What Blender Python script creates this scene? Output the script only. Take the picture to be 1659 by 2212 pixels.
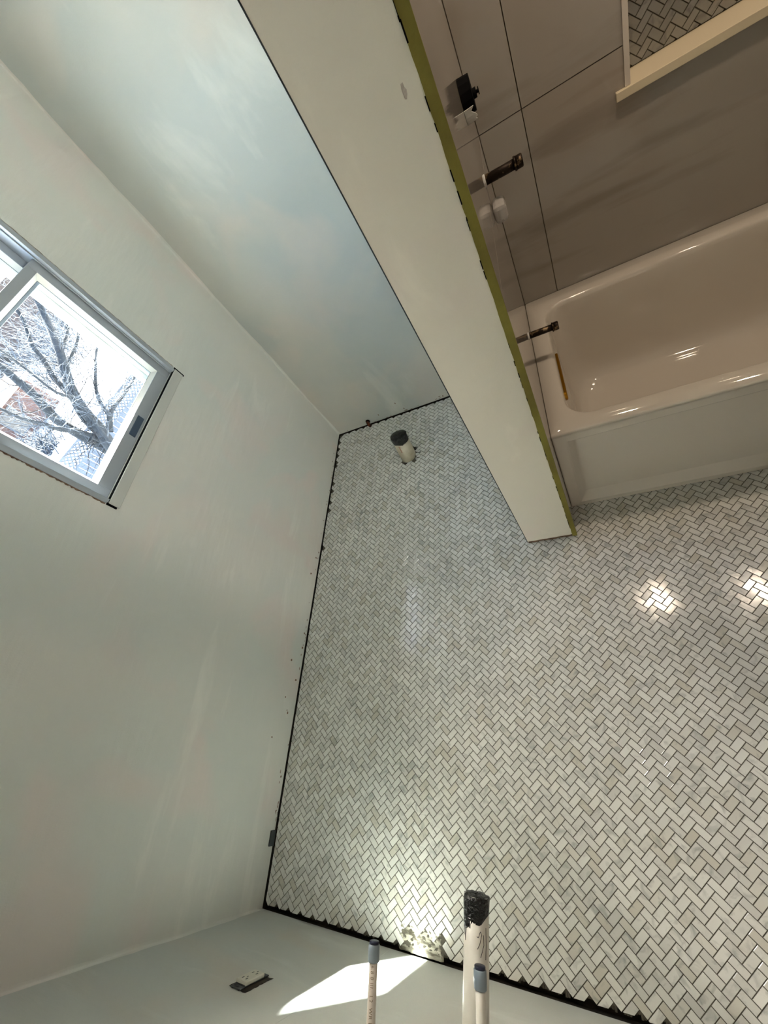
import bpy, bmesh, math, random
from mathutils import Vector, Matrix, Euler
random.seed(7)
for o in list(bpy.data.objects): bpy.data.objects.remove(o, do_unlink=True)
SC = bpy.context.scene; COL = SC.collection
# ------------------------------------------------------------ camera
RW = ((0.8716748240668649, 0.06521828438812093, -0.4857258243798347),
      (0.20391236024840825, 0.852978072354929, 0.4804666038546211),
      (0.44564868498170546, -0.517856141667877, 0.7302206968519424))
CAMLOC = Vector((1.372, -1.8368, 1.6)); FPX = 877.47
cd = bpy.data.cameras.new('camera'); cam = bpy.data.objects.new('camera', cd); COL.objects.link(cam)
cam.matrix_world = Matrix.Translation(CAMLOC) @ Matrix(RW).transposed().to_4x4()
cd.sensor_fit = 'VERTICAL'; cd.sensor_height = 24.0; cd.lens = FPX / 2212 * 24.0; cd.clip_start = .02; cd.clip_end = 400
SC.camera = cam
# ------------------------------------------------------------ sky, sun, exposure
SUN = Vector((.443, -1, -.762)).normalized()
w = bpy.data.worlds.new('sky'); SC.world = w; w.use_nodes = True
wn = w.node_tree.nodes; wl = w.node_tree.links; wn.clear()
sky = wn.new('ShaderNodeTexSky'); sky.sky_type = 'NISHITA'; sky.sun_disc = False
sky.sun_elevation = math.asin(-SUN.z); sky.sun_rotation = math.atan2(-SUN.x, -SUN.y); sky.air_density = 1.0; sky.dust_density = 4.0
bg = wn.new('ShaderNodeBackground'); bg.inputs['Strength'].default_value = .85
wo = wn.new('ShaderNodeOutputWorld'); wl.new(sky.outputs[0], bg.inputs[0]); wl.new(bg.outputs[0], wo.inputs[0])
sd = bpy.data.lights.new('sun', 'SUN'); sd.energy = 50.0; sd.angle = math.radians(.9); sd.color = (1, .97, .9)
so = bpy.data.objects.new('sun', sd); COL.objects.link(so); so.rotation_euler = SUN.to_track_quat('-Z', 'Y').to_euler(); so.location = (-8, 14, 12)
SC.view_settings.view_transform = 'Standard'; SC.view_settings.look = 'None'
SC.view_settings.gamma = 1; SC.view_settings.use_curve_mapping = False
SC.view_settings.exposure = 2.12
SC.cycles.max_bounces = 12; SC.cycles.diffuse_bounces = 7; SC.cycles.transparent_max_bounces = 16
TUB_LAMP = 1.4; HALL_FILL = 42.0

# ------------------------------------------------------------ helpers
def lin(c): return tuple((v/12.92 if v <= .04045 else ((v+.055)/1.055)**2.4) for v in (x/255 for x in c))
def mat(name, col, rough=.6, metal=0., spec=.5, noise=0., nscale=8., bump=0., bscale=40., bdist=.002, col2=None, coat=0., trans=0., lo=.35, hi=.65, stretch=None):
    m = bpy.data.materials.new(name); m.use_nodes = True; nt = m.node_tree; b = nt.nodes['Principled BSDF']
    c = lin(col); b.inputs['Base Color'].default_value = (*c, 1); b.inputs['Roughness'].default_value = rough
    b.inputs['Metallic'].default_value = metal; b.inputs['Specular IOR Level'].default_value = spec
    b.inputs['Coat Weight'].default_value = coat; b.inputs['Transmission Weight'].default_value = trans
    g = nt.nodes.new('ShaderNodeNewGeometry'); src = g.outputs['Position']
    if stretch:
        mp = nt.nodes.new('ShaderNodeMapping'); mp.inputs['Scale'].default_value = stretch[:3]
        if len(stretch) > 3: mp.inputs['Rotation'].default_value = stretch[3:]
        nt.links.new(src, mp.inputs[0]); src = mp.outputs[0]
    if col2:
        n = nt.nodes.new('ShaderNodeTexNoise'); n.inputs['Scale'].default_value = nscale; n.inputs['Detail'].default_value = 5
        r = nt.nodes.new('ShaderNodeValToRGB'); r.color_ramp.elements[0].color = (*c, 1); r.color_ramp.elements[1].color = (*lin(col2), 1)
        r.color_ramp.elements[0].position = lo; r.color_ramp.elements[1].position = hi
        nt.links.new(src, n.inputs['Vector']); nt.links.new(n.outputs['Fac'], r.inputs[0]); nt.links.new(r.outputs[0], b.inputs['Base Color'])
    if bump:
        n2 = nt.nodes.new('ShaderNodeTexNoise'); n2.inputs['Scale'].default_value = bscale; n2.inputs['Detail'].default_value = 4
        bp = nt.nodes.new('ShaderNodeBump'); bp.inputs['Strength'].default_value = bump; bp.inputs['Distance'].default_value = bdist
        nt.links.new(src, n2.inputs['Vector']); nt.links.new(n2.outputs['Fac'], bp.inputs['Height']); nt.links.new(bp.outputs[0], b.inputs['Normal'])
    return m
def wall_mat(name, ca, cb, cc, seed, streak):
    """skim-coated drywall: two mottled tints, broad trowel relief and streaks"""
    m = bpy.data.materials.new(name); m.use_nodes = True; nt = m.node_tree; N = nt.nodes.new; L = nt.links.new
    b = nt.nodes['Principled BSDF']; b.inputs['Roughness'].default_value = .55; b.inputs['Specular IOR Level'].default_value = .35
    g = N('ShaderNodeNewGeometry'); mp = N('ShaderNodeMapping'); mp.inputs['Location'].default_value = (seed, seed*.7, seed*.3); L(g.outputs['Position'], mp.inputs[0])
    def noise(sc, det, vec, rough=.5, dist=0.):
        n = N('ShaderNodeTexNoise'); n.inputs['Scale'].default_value = sc; n.inputs['Detail'].default_value = det; n.inputs['Roughness'].default_value = rough; n.inputs['Distortion'].default_value = dist
        L(vec, n.inputs['Vector']); return n.outputs['Fac']
    def ramp(f, a, bb, c0=(0, 0, 0, 1), c1=(1, 1, 1, 1)):
        r = N('ShaderNodeValToRGB'); r.color_ramp.elements[0].position = a; r.color_ramp.elements[1].position = bb
        r.color_ramp.elements[0].color = c0; r.color_ramp.elements[1].color = c1; L(f, r.inputs[0]); return r.outputs[0]
    def mix(f, a, c, mode='MIX'):
        x = N('ShaderNodeMix'); x.data_type = 'RGBA'; x.blend_type = mode
        for s, v in ((x.inputs['Factor'], f), (x.inputs[6], a), (x.inputs[7], c)):
            if hasattr(v, 'is_output'): L(v, s)
            else: s.default_value = v
        return x.outputs[2]
    c = mix(ramp(noise(2.2, 3, mp.outputs[0]), .38, .62), (*lin(ca), 1), (*lin(cb), 1))
    c = mix(ramp(noise(3.1, 2, mp.outputs[0], dist=.6), .54, .70), c, (*lin(cc), 1))
    st = N('ShaderNodeMapping'); st.inputs['Scale'].default_value = streak; L(g.outputs['Position'], st.inputs[0])
    c = mix(ramp(noise(3.0, 5, st.outputs[0], .6, .4), .58, .75, (0, 0, 0, 1), (.85, .85, .85, 1)), c, (*lin([min(255, v+14) for v in ca]), 1))
    L(c, b.inputs['Base Color'])
    bp = N('ShaderNodeBump'); bp.inputs['Strength'].default_value = .55; bp.inputs['Distance'].default_value = .011
    a1 = noise(5.5, 4, st.outputs[0], .45); a2 = noise(260, 2, g.outputs['Position'])
    ad = N('ShaderNodeMath'); ad.operation = 'MULTIPLY_ADD'; ad.inputs[1].default_value = .035; L(a2, ad.inputs[0]); L(a1, ad.inputs[2])
    L(ad.outputs[0], bp.inputs['Height']); L(bp.outputs[0], b.inputs['Normal'])
    return m
def marble_mat(name, base, dark, tint, rough, vscale=22., tone_amt=1.):
    m = bpy.data.materials.new(name); m.use_nodes = True; nt = m.node_tree; N = nt.nodes.new; L = nt.links.new
    b = nt.nodes['Principled BSDF']; b.inputs['Roughness'].default_value = rough
    at = N('ShaderNodeAttribute'); at.attribute_name = 'tone'; oi = N('ShaderNodeObjectInfo'); g = N('ShaderNodeNewGeometry')
    ad = N('ShaderNodeMath'); ad.operation = 'ADD'; L(at.outputs['Fac'], ad.inputs[0]); L(oi.outputs['Random'], ad.inputs[1])
    fr = N('ShaderNodeMath'); fr.operation = 'FRACT'; L(ad.outputs[0], fr.inputs[0])
    wn_ = N('ShaderNodeTexWhiteNoise'); wn_.noise_dimensions = '1D'; L(fr.outputs[0], wn_.inputs['W'])
    vs = N('ShaderNodeVectorMath'); vs.operation = 'SCALE'; vs.inputs['Scale'].default_value = 9.; L(wn_.outputs['Color'], vs.inputs[0])
    va = N('ShaderNodeVectorMath'); va.operation = 'ADD'; L(g.outputs['Position'], va.inputs[0]); L(vs.outputs[0], va.inputs[1])
    r = N('ShaderNodeValToRGB'); e = r.color_ramp.elements
    e[0].position = 0; e[0].color = (*lin([v*.91 for v in base]), 1); e[1].position = 1; e[1].color = (*lin(base), 1)
    for p, c in ((.12, [v*.96 for v in base]), (.45, base), (.75, [min(255, v*1.03) for v in base]), (.9, tint)):
        x = e.new(p); x.color = (*lin(c), 1)
    L(fr.outputs[0], r.inputs[0])
    n = N('ShaderNodeTexNoise'); n.inputs['Scale'].default_value = vscale; n.inputs['Detail'].default_value = 6; n.inputs['Distortion'].default_value = 1.4; L(va.outputs[0], n.inputs['Vector'])
    rr = N('ShaderNodeValToRGB'); rr.color_ramp.elements[0].position = .54; rr.color_ramp.elements[1].position = .78; rr.color_ramp.elements[0].color = (0, 0, 0, 1); rr.color_ramp.elements[1].color = (.8, .8, .8, 1); L(n.outputs['Fac'], rr.inputs[0])
    x = N('ShaderNodeMix'); x.data_type = 'RGBA'; L(rr.outputs[0], x.inputs['Factor']); L(r.outputs[0], x.inputs[6]); x.inputs[7].default_value = (*lin(dark), 1)
    L(x.outputs[2], b.inputs['Base Color'])
    n2 = N('ShaderNodeTexNoise'); n2.inputs['Scale'].default_value = 900; bp = N('ShaderNodeBump'); bp.inputs['Strength'].default_value = .05; bp.inputs['Distance'].default_value = .0005
    L(g.outputs['Position'], n2.inputs['Vector']); L(n2.outputs['Fac'], bp.inputs['Height']); L(bp.outputs[0], b.inputs['Normal'])
    return m

class MB:
    def __init__(s): s.v = []; s.f = []; s.sm = []
    def add(s, vs, fs, smooth=False):
        o = len(s.v); s.v += [tuple(v) for v in vs]; s.f += [tuple(i+o for i in f) for f in fs]; s.sm += [smooth]*len(fs)
    def box(s, x0, x1, y0, y1, z0, z1):
        s.add([(x0,y0,z0),(x1,y0,z0),(x1,y1,z0),(x0,y1,z0),(x0,y0,z1),(x1,y0,z1),(x1,y1,z1),(x0,y1,z1)],
              [(0,3,2,1),(4,5,6,7),(0,1,5,4),(1,2,6,5),(2,3,7,6),(3,0,4,7)])
    def bbox(s, x0, x1, y0, y1, z0, z1, c=.002):
        """box with chamfered edges"""
        bm = bmesh.new(); bmesh.ops.create_cube(bm, size=1)
        for v in bm.verts: v.co = Vector(((x0+x1)/2+v.co.x*(x1-x0), (y0+y1)/2+v.co.y*(y1-y0), (z0+z1)/2+v.co.z*(z1-z0)))
        bmesh.ops.bevel(bm, geom=list(bm.edges), offset=c, segments=2, affect='EDGES', profile=.5)
        bm.verts.index_update(); s.add([v.co[:] for v in bm.verts], [[v.index for v in f.verts] for f in bm.faces]); bm.free()
    def ring(s, rings, smooth=True, cap0=False, cap1=False):
        n = len(rings[0]); vs = [p for r in rings for p in r]; fs = []
        for k in range(len(rings)-1):
            for i in range(n): fs.append((k*n+i, k*n+(i+1) % n, (k+1)*n+(i+1) % n, (k+1)*n+i))
        if cap0: fs.append(tuple(range(n-1, -1, -1)))
        if cap1: fs.append(tuple(range((len(rings)-1)*n, len(rings)*n)))
        s.add(vs, fs, smooth)
    def tube(s, pts, rad, n=10, cap=True, jit=0., rnd=None):
        pts = [Vector(p) for p in pts]; rads = rad if isinstance(rad, (list, tuple)) else [rad]*len(pts)
        t0 = (pts[1]-pts[0]).normalized(); up = Vector((0,0,1)) if abs(t0.z) < .9 else Vector((1,0,0))
        u = t0.cross(up).normalized(); rs = []
        for i, p in enumerate(pts):
            t = (pts[min(i+1, len(pts)-1)]-pts[max(i-1, 0)]).normalized()
            u = (u - t*u.dot(t)).normalized(); v = t.cross(u)
            rs.append([p + (u*math.cos(a)+v*math.sin(a))*(rads[i]*(1+(rnd.uniform(-jit, jit) if rnd else 0))) for a in [2*math.pi*k/n for k in range(n)]])
        s.ring(rs, True, cap, cap)
    def build(s, name, m, parent=None, loc=None):
        me = bpy.data.meshes.new(name); me.from_pydata(s.v, [], s.f); me.update()
        me.polygons.foreach_set('use_smooth', s.sm)
        if m: me.materials.append(m)
        return link(name, me, parent)
def link(name, me, parent=None):
    o = bpy.data.objects.new(name, me); COL.objects.link(o)
    if parent is not None:
        o.parent = parent
        o.matrix_parent_inverse = Matrix.Identity(4)
        o.location = -wloc(parent)
    return o
def wloc(o):
    v = Vector(o.location)
    while o.parent: o = o.parent; v += Vector(o.location)
    return v
def thing(name, label, cat, loc, group=None):
    o = bpy.data.objects.new(name, None); COL.objects.link(o); o.location = loc; o.empty_display_size = .05
    o['label'] = label; o['category'] = cat
    if group: o['group'] = group
    return o
def struct(o, label, cat):
    o['kind'] = 'structure'; o['label'] = label; o['category'] = cat; return o
def srcd(o, bev, seg=2):
    md = o.modifiers.new('bevel', 'BEVEL'); md.width = bev; md.segments = seg; md.limit_method = 'ANGLE'; return o

# ------------------------------------------------------------ materials
M = {}
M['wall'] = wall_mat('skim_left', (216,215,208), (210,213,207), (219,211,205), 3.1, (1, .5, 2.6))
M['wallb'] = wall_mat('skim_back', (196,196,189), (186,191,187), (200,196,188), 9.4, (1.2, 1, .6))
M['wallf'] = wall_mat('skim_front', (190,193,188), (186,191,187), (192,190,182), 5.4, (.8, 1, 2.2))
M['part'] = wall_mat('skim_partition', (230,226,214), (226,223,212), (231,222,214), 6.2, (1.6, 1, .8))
M['ceil'] = mat('ceiling_paint', (226,225,220), .8)
M['dark'] = mat('dark_void', (26,22,18), .95, col2=(48,40,30), nscale=30)
M['halloak'] = mat('hall_oak', (150,118,86), .4, col2=(128,98,70), nscale=6, stretch=(1, 8, 1))
M['hallpaint'] = mat('hall_paint', (146,140,130), .8); M['taupe'] = mat('taupe_paint', (96,90,82), .8)
M['smudge'] = mat('smudge', (176,166,158), .9, col2=(206,200,190), nscale=160)
M['subfloor'] = mat('subfloor', (30,26,21), .95, col2=(52,45,36), nscale=20)
M['grout'] = mat('grout', (72,69,59), .9, col2=(86,82,71), nscale=25, bump=.3, bscale=400)
M['mortar'] = mat('bare_mortar', (176,172,156), .9, col2=(92,88,74), nscale=26, lo=.46, hi=.60, bump=1., bscale=60, bdist=.004, stretch=(.5, 2.2, 1))
M['marble'] = marble_mat('marble_mosaic', (212,212,206), (128,132,130), (191,188,176), .11)
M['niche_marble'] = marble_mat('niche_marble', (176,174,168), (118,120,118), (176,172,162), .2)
M['bigtile'] = mat('large_format_tile', (160,153,143), .07, col2=(142,135,125), nscale=1.3, lo=.56, hi=.68, stretch=(1.0, 1, 7, 0, .05, 0))
M['tilegrout'] = mat('tile_grout', (124,110,90), .9)
M['edge'] = mat('board_edge', (134,128,52), .8, col2=(118,108,44), nscale=9, bump=.4, bscale=120)
M['bead'] = mat('bead_steel', (52,58,62), .5, metal=.4)
M['enamel'] = mat('tub_enamel', (208,201,189), .06, coat=.3)
M['stone'] = mat('niche_quartz', (222,208,178), .25)
M['whitetrim'] = mat('white_stone_trim', (214,205,192), .25)
M['brass'] = mat('brushed_brass', (190,138,42), .28, metal=1)
M['iron'] = mat('old_bronze', (40,30,22), .45, metal=.7, col2=(150,128,98), nscale=55, lo=.56, hi=.66, bump=.5, bscale=120)
M['copper'] = mat('tarnished_copper', (116,62,38), .45, metal=.6, col2=(60,44,34), nscale=60)
M['black'] = mat('black_plastic', (8,8,9), .9, spec=.1)
M['blacktape'] = mat('black_tape', (9,10,12), .13, bump=1., bscale=120, bdist=.006)
M['pvc'] = mat('white_pvc', (212,209,200), .3, col2=(204,200,190), nscale=20)
M['pvct'] = mat('dusty_pvc', (206,200,180), .45, col2=(180,172,148), nscale=22)
M['cpvc'] = mat('cream_cpvc', (196,186,176), .35)
M['cap'] = mat('grey_push_cap', (120,132,142), .3)
M['capdark'] = mat('cap_navy', (20,24,48), .3)
M['ink'] = mat('black_marker', (28,26,34), .6)
M['inkb'] = mat('brown_print', (112,96,74), .7)
M['inkr'] = mat('red_print', (168,92,78), .7)
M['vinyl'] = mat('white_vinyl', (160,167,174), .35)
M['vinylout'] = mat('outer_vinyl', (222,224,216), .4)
M['gasket'] = mat('gasket', (70,84,88), .6)
M['pull'] = mat('slate_pull', (66,84,104), .35)
M['trimpaint'] = mat('painted_stool', (192,194,188), .5, bump=.3, bscale=30)
M['brownwood'] = mat('torn_paper_wood', (136,112,92), .9, col2=(88,66,52), nscale=60)
M['plaster'] = mat('fresh_compound', (214,214,208), .7)
M['chip'] = mat('paper_chip', (122,98,80), .9)
M['outlet'] = mat('outlet_ivory', (196,194,180), .4)
M['bluebox'] = mat('device_box', (60,66,68), .6)
M['plastic'] = mat('clear_plastic', (236,232,226), .12, trans=.55)
M['plasticgrey'] = mat('frosted_grey', (168,166,170), .3)
M['snow'] = mat('snow', (158,160,164), .9, bump=.3, bscale=.8, bdist=.2)
M['bark'] = mat('bark', (22,25,27), .9, col2=(40,43,45), nscale=9, bump=.8, bscale=40, bdist=.02)
M['twig'] = mat('twig', (74,80,86), .9)
M['twigd'] = mat('twig_dark', (16,15,16), .9)
M['fence'] = mat('painted_fence', (92,98,108), .8)
M['brick'] = mat('brick_wall', (44,34,31), .9, col2=(62,52,48), nscale=4)
M['siding'] = mat('pale_siding', (62,64,68), .8)
M['shed'] = mat('cedar_boards', (70,42,32), .8, col2=(54,34,28), nscale=3)
M['roofsnow'] = mat('roof_snow', (130,134,140), .9)
M['darkglass'] = mat('window_dark', (12,14,18), .2)
M['shrub'] = mat('shrub', (34,42,52), .9)
# pane: clear sheet that lets the sun straight through and mirrors a little
gm = bpy.data.materials.new('pane_glass'); gm.use_nodes = True; nt = gm.node_tree; nt.nodes.clear()
tr = nt.nodes.new('ShaderNodeBsdfTransparent'); tr.inputs[0].default_value = (.93, .96, .96, 1); gl = nt.nodes.new('ShaderNodeBsdfGlossy'); gl.inputs['Roughness'].default_value = .02
lw = nt.nodes.new('ShaderNodeLayerWeight'); pw5 = nt.nodes.new('ShaderNodeMath'); pw5.operation = 'POWER'; pw5.inputs[1].default_value = 5.; nt.links.new(lw.outputs['Facing'], pw5.inputs[0]); fr = nt.nodes.new('ShaderNodeMath'); fr.operation = 'MULTIPLY_ADD'; fr.inputs[1].default_value = .96; fr.inputs[2].default_value = .04; nt.links.new(pw5.outputs[0], fr.inputs[0]); mx = nt.nodes.new('ShaderNodeMixShader'); ou = nt.nodes.new('ShaderNodeOutputMaterial')
nt.links.new(fr.outputs[0], mx.inputs[0]); nt.links.new(tr.outputs[0], mx.inputs[1]); nt.links.new(gl.outputs[0], mx.inputs[2]); nt.links.new(mx.outputs[0], ou.inputs[0]); M['glass'] = gm
def emis(name, col, st):
    m = bpy.data.materials.new(name); m.use_nodes = True; b = m.node_tree.nodes['Principled BSDF']
    b.inputs['Base Color'].default_value = (*col, 1); b.inputs['Emission Color'].default_value = (*col, 1); b.inputs['Emission Strength'].default_value = st; return m

# ------------------------------------------------------------ room shell
YF = -2.343; XR = 2.85; ZC = 2.4; XP0 = 1.114; XP1 = 1.291; XT = 1.304; YT = -.15; YP = -1.027
b = MB(); b.box(-.13, XR+.12, YF-.13, .13, -.12, -.03); floor = struct(b.build('floor', M['subfloor']), 'bathroom floor of small herringbone marble mosaic', 'floor')
b = MB(); b.box(-.13, XR+.12, YF-.13, .13, ZC, ZC+.1); struct(b.build('ceiling', M['ceil']), 'white plasterboard ceiling', 'ceiling')
WY0, WY1, WZ0, WZ1 = -1.187, -.527, 1.083, 2.06
Z0 = .004
b = MB()
b.box(-.13, 0, YF-.13, .13, -.1, -.001)     # sill plate of the wall, in the gap under the board
plate = b
def quadwall(b, x0, x1, y0, y1, z0, z1): b.box(x0, x1, y0, y1, z0, z1)
b = MB()
quadwall(b, -.13, 0, YF-.13, .13, Z0, WZ0); quadwall(b, -.13, 0, YF-.13, .13, WZ1, ZC)
quadwall(b, -.13, 0, YF-.13, WY0, WZ0, WZ1); quadwall(b, -.13, 0, WY1, .13, WZ0, WZ1)
wl_ = struct(b.build('wall_left', M['wall']), 'skim-coated drywall with the window in it', 'wall')
b = MB(); b.box(-.13, -.004, YF-.13, .13, -.03, Z0); b.build('wall_plate', M['dark'], wl_)
b = MB(); b.box(0, 1.3, 0, .13, Z0, ZC); wb_ = struct(b.build('wall_back', M['wallb']), 'skim-coated drywall behind the capped toilet drain', 'wall')
b = MB(); b.box(0, 1.3, .004, .13, -.03, Z0); b.build('wall_plate', M['dark'], wb_)
DX0, DX1 = 1.52, 2.30  # doorway added out of view, lets fill light into the room
b = MB(); b.box(0, .5475, YF-.13, YF, Z0, ZC); b.box(.5475, .5485, YF-.13, YF-.0006, Z0, .30); b.box(.5475, .5482, YF-.13, YF-.003, .30, ZC); b.box(.5482, DX0, YF-.13, YF, Z0, ZC); b.box(DX1, XR+.12, YF-.13, YF, Z0, ZC); b.box(DX0, DX1, YF-.13, YF, 2.03, ZC)
wf_ = struct(b.build('wall_front', M['wallf']), 'grey drywall carrying the sink stubs and the outlet', 'wall')
b = MB(); b.box(0, DX0, YF-.13, YF-.004, -.03, Z0); b.box(DX1, XR, YF-.13, YF-.004, -.03, Z0); b.build('wall_plate', M['dark'], wf_)
b = MB(); b.box(XR, XR+.12, YF, .13, 0, ZC); struct(b.build('wall_right', M['taupe']), 'plain wall at the foot of the tub', 'wall')
b = MB(); hx0, hx1, hy0, hy1 = .7, 3.2, -3.85, YF-.13  # unseen hall, added to hold the fill light
b.box(hx0-.1, hx1+.1, hy0-.1, hy1, -.12, -.005); hf = struct(b.build('floor_hall', M['halloak']), 'wooden floor of the added hall outside the doorway', 'floor')
for nm_, bx_, lb_ in (('wall_hall_left', (hx0-.1, hx0, hy0-.1, hy1, -.005, ZC), 'left wall of the added hall outside the doorway'), ('wall_hall_right', (hx1, hx1+.1, hy0-.1, hy1, -.005, ZC), 'right wall of the added hall outside the doorway'), ('wall_hall_back', (hx0, hx1, hy0-.1, hy0, -.005, ZC), 'far wall of the added hall outside the doorway'), ('ceiling_hall', (hx0-.1, hx1+.1, hy0-.1, hy1, ZC, ZC+.1), 'ceiling of the added hall outside the doorway')):
    b = MB(); b.box(*bx_); struct(b.build(nm_, M['hallpaint']), lb_, 'wall')
b = MB(); b.bbox(DX0-.07, DX0, YF, YF+.014, .002, 2.10, .002); b.bbox(DX1, DX1+.07, YF, YF+.014, .002, 2.10, .002); b.bbox(DX0, DX1, YF, YF+.014, 2.03, 2.10, .002); b.box(DX0, DX0+.015, YF-.13, YF, 0, 2.03); b.box(DX1-.015, DX1, YF-.13, YF, 0, 2.03)
struct(b.build('door_1', M['ceil']), 'white casing of the doorway added for fill light, behind the viewer', 'doorway')
# ---- tiled wall behind the tub
NX0, NX1, NZ0, NZ1 = 1.717, 2.32, 1.0, 1.31
b = MB()
for (x0, x1, z0, z1) in ((1.3, XR, 0, NZ0-.022), (1.3, NX0-.014, NZ0-.022, NZ1), (NX1+.014, XR, NZ0-.022, NZ1), (1.3, XR, NZ1, ZC)):
    b.box(x0, x1, -.1385, .13, z0, z1)
b.box(NX0-.014, NX1+.014, -.045+.009, .13, NZ0-.022, NZ1)
wt = struct(b.build('wall_tub', M['tilegrout']), 'wall behind the tub faced with large veined tiles', 'wall')
JX = 1.4346; JZ = 1.091; G = .0013
xs = [(XT, JX), (JX, JX+1.219), (JX+1.219, XR)]; zs = [(.47, JZ), (JZ, JZ+.61), (JZ+.61, ZC)]
def cut(r):
    (x0, x1, z0, z1) = r; nx0, nx1, nz0, nz1 = NX0-.015, NX1+.015, NZ0-.023, NZ1+.015
    if x1 <= nx0 or x0 >= nx1 or z1 <= nz0 or z0 >= nz1: return [[(x0, z0), (x1, z0), (x1, z1), (x0, z1)]]
    if z0 < nz0 and z1 > nz0:   # notch from the top
        return [[(x0, z0), (x1, z0), (x1, z1), (nx1, z1), (nx1, nz0), (nx0, nz0), (nx0, z1), (x0, z1)]]
    return [[(x0, z0), (nx0, z0), (nx0, nz1), (nx1, nz1), (nx1, z0), (x1, z0), (x1, z1), (x0, z1)]]
for (x0, x1) in xs:
    for (z0, z1) in zs:
        for poly in cut((x0+G, x1-G, z0+G, z1-G)):
            bm = bmesh.new(); vs = [bm.verts.new((x, YT, z)) for x, z in poly]; f = bm.faces.new(vs)
            r = bmesh.ops.extrude_face_region(bm, geom=[f]); bmesh.ops.translate(bm, vec=(0, .0115, 0), verts=[e for e in r['geom'] if isinstance(e, bmesh.types.BMVert)])
            bmesh.ops.recalc_face_normals(bm, faces=bm.faces)
            me = bpy.data.meshes.new('tile'); bm.to_mesh(me); bm.free(); me.materials.append(M['bigtile']); o = link('tile', me, wt)
# niche
b = MB(); b.bbox(1.679, 2.36, -.163, -.0455, NZ0-.022, NZ0, .0015); b.build('niche_sill', M['stone'], wt)
b = MB(); b.bbox(NX0-.0145, NX0, -.154, -.0455, NZ0+.0003, NZ1+.0145, .001); b.build('niche_trim', M['whitetrim'], wt)
b = MB(); b.bbox(NX1, NX1+.0145, -.154, -.0455, NZ0+.0003, NZ1+.0145, .001); b.build('niche_trim', M['whitetrim'], wt)
b = MB(); b.bbox(NX0, NX1, -.154, -.0455, NZ1, NZ1+.0145, .001); b.build('niche_trim', M['whitetrim'], wt)

# ---- partition
b = MB(); b.box(XP0, XP1, YP, .0, .006, ZC); pw = struct(b.build('wall_partition', M['part']), 'end of the partition wall between the toilet side and the tub', 'wall')
b = MB(); rr = random.Random(4); pts = [(XP0+.003+i*(XP1-XP0-.006)/22, rr.uniform(.0, .007)) for i in range(23)]
b.box(XP0+.004, XP1-.002, YP+.004, -.01, -.03, .006); b.build('wall_plate', M['dark'], pw)
b = MB()
vs = []
for x, z in pts: vs += [(x, YP-.003, .004+z), (x, YP-.003, .012+z*.6), (x, YP+.002, .014)]
fs = []
for i in range(22): fs += [(3*i, 3*i+3, 3*i+4, 3*i+1), (3*i+1, 3*i+4, 3*i+5, 3*i+2)]
b.add(vs, fs); b.build('torn_board_edge', M['brownwood'], pw)
b = MB(); b.box(XP0-.0016, XP0+.0006, YP-.0012, YP+.02, .008, ZC-.002); b.build('corner_bead', M['bead'], pw)
b = MB(); ys = YP-.0005
vs = []; n = 120; rr = random.Random(9)
for i in range(n+1):
    z = .004+(ZC-.01)*i/n; j = rr.uniform(-.0006, .0006)
    vs += [(XP1-.0045+j, ys+.006, z), (XP1-.0045+j, ys-.0025, z), (XT-.0002, ys-.0025, z), (XT-.0002, ys+.006, z)]
fs = [tuple(4*i+k for k in q) for i in range(n) for q in ((0, 1, 5, 4), (1, 2, 6, 5), (2, 3, 7, 6))]
b.add(vs, fs); b.build('board_edge_strip', M['edge'], pw)
b = MB()
for i in range(44):
    z = rr.uniform(.02, 1.6)*1.0; l = rr.uniform(.006, .022); x = XP1-.0055+rr.uniform(-.0006, .0006)
    b.box(x, x+rr.uniform(.0009, .0022), YP-.0035, YP-.0001, z, z+l)
o = b.build('edge_gaps', M['black'], pw); o['kind'] = 'stuff'
b = MB(); rr = random.Random(2)
b.add([(1.262+.0035*math.cos(a)*rr.uniform(.6, 1.1), YP-.0004, 1.452+.011*math.sin(a)*rr.uniform(.7, 1.1)) for a in [2*math.pi*k/12 for k in range(12)]], [tuple(range(12))]); b.build('smudge', M['smudge'], pw)
# tub-side tile skin of the partition
for (z0, z1) in ((.012, .48), (.48, JZ), (JZ, JZ+.61), (JZ+.61, ZC)):
    b = MB(); b.bbox(XP1, XT, YP+.0006, YT, z0+G*.7, z1-G*.7, .0006); b.build('tile', M['bigtile'], pw)
b = MB(); b.box(XP1-.001, XT-.003, YP+.003, YT, .006, ZC); b.build('tile_backing', M['tilegrout'], pw)

# ------------------------------------------------------------ herringbone
PW = .0196; S2 = 2**.5; TH = .004; CT, ST = math.cos(TH), math.sin(TH); GR = .0019
def herring(x0, x1, y0, y1, ox, oy, w_, rot=True):
    """yield (centre, direction angle) of every 2:1 piece"""
    out = []; X = 2*S2*w_; Y = S2*w_
    for i in range(int((x0-ox)/X)-2, int((x1-ox)/X)+3):
        for j in range(int((y0-oy)/Y)-2, int((y1-oy)/Y)+3):
            cx, cy = ox+i*X, oy+j*Y
            # lattice centre of the second orientation: (1.5,-0.5) in tile axes
            dx, dy = (1.5*w_-(-.5)*w_)/S2, (1.5*w_+(-.5)*w_)/S2
            for (qx, qy, a) in ((cx, cy, math.pi/4), (cx+dx, cy+dy, 3*math.pi/4)):
                if rot: out.append((qx*CT-qy*ST, qx*ST+qy*CT, a+TH))
                else: out.append((qx, qy, a))
    return out
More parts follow.
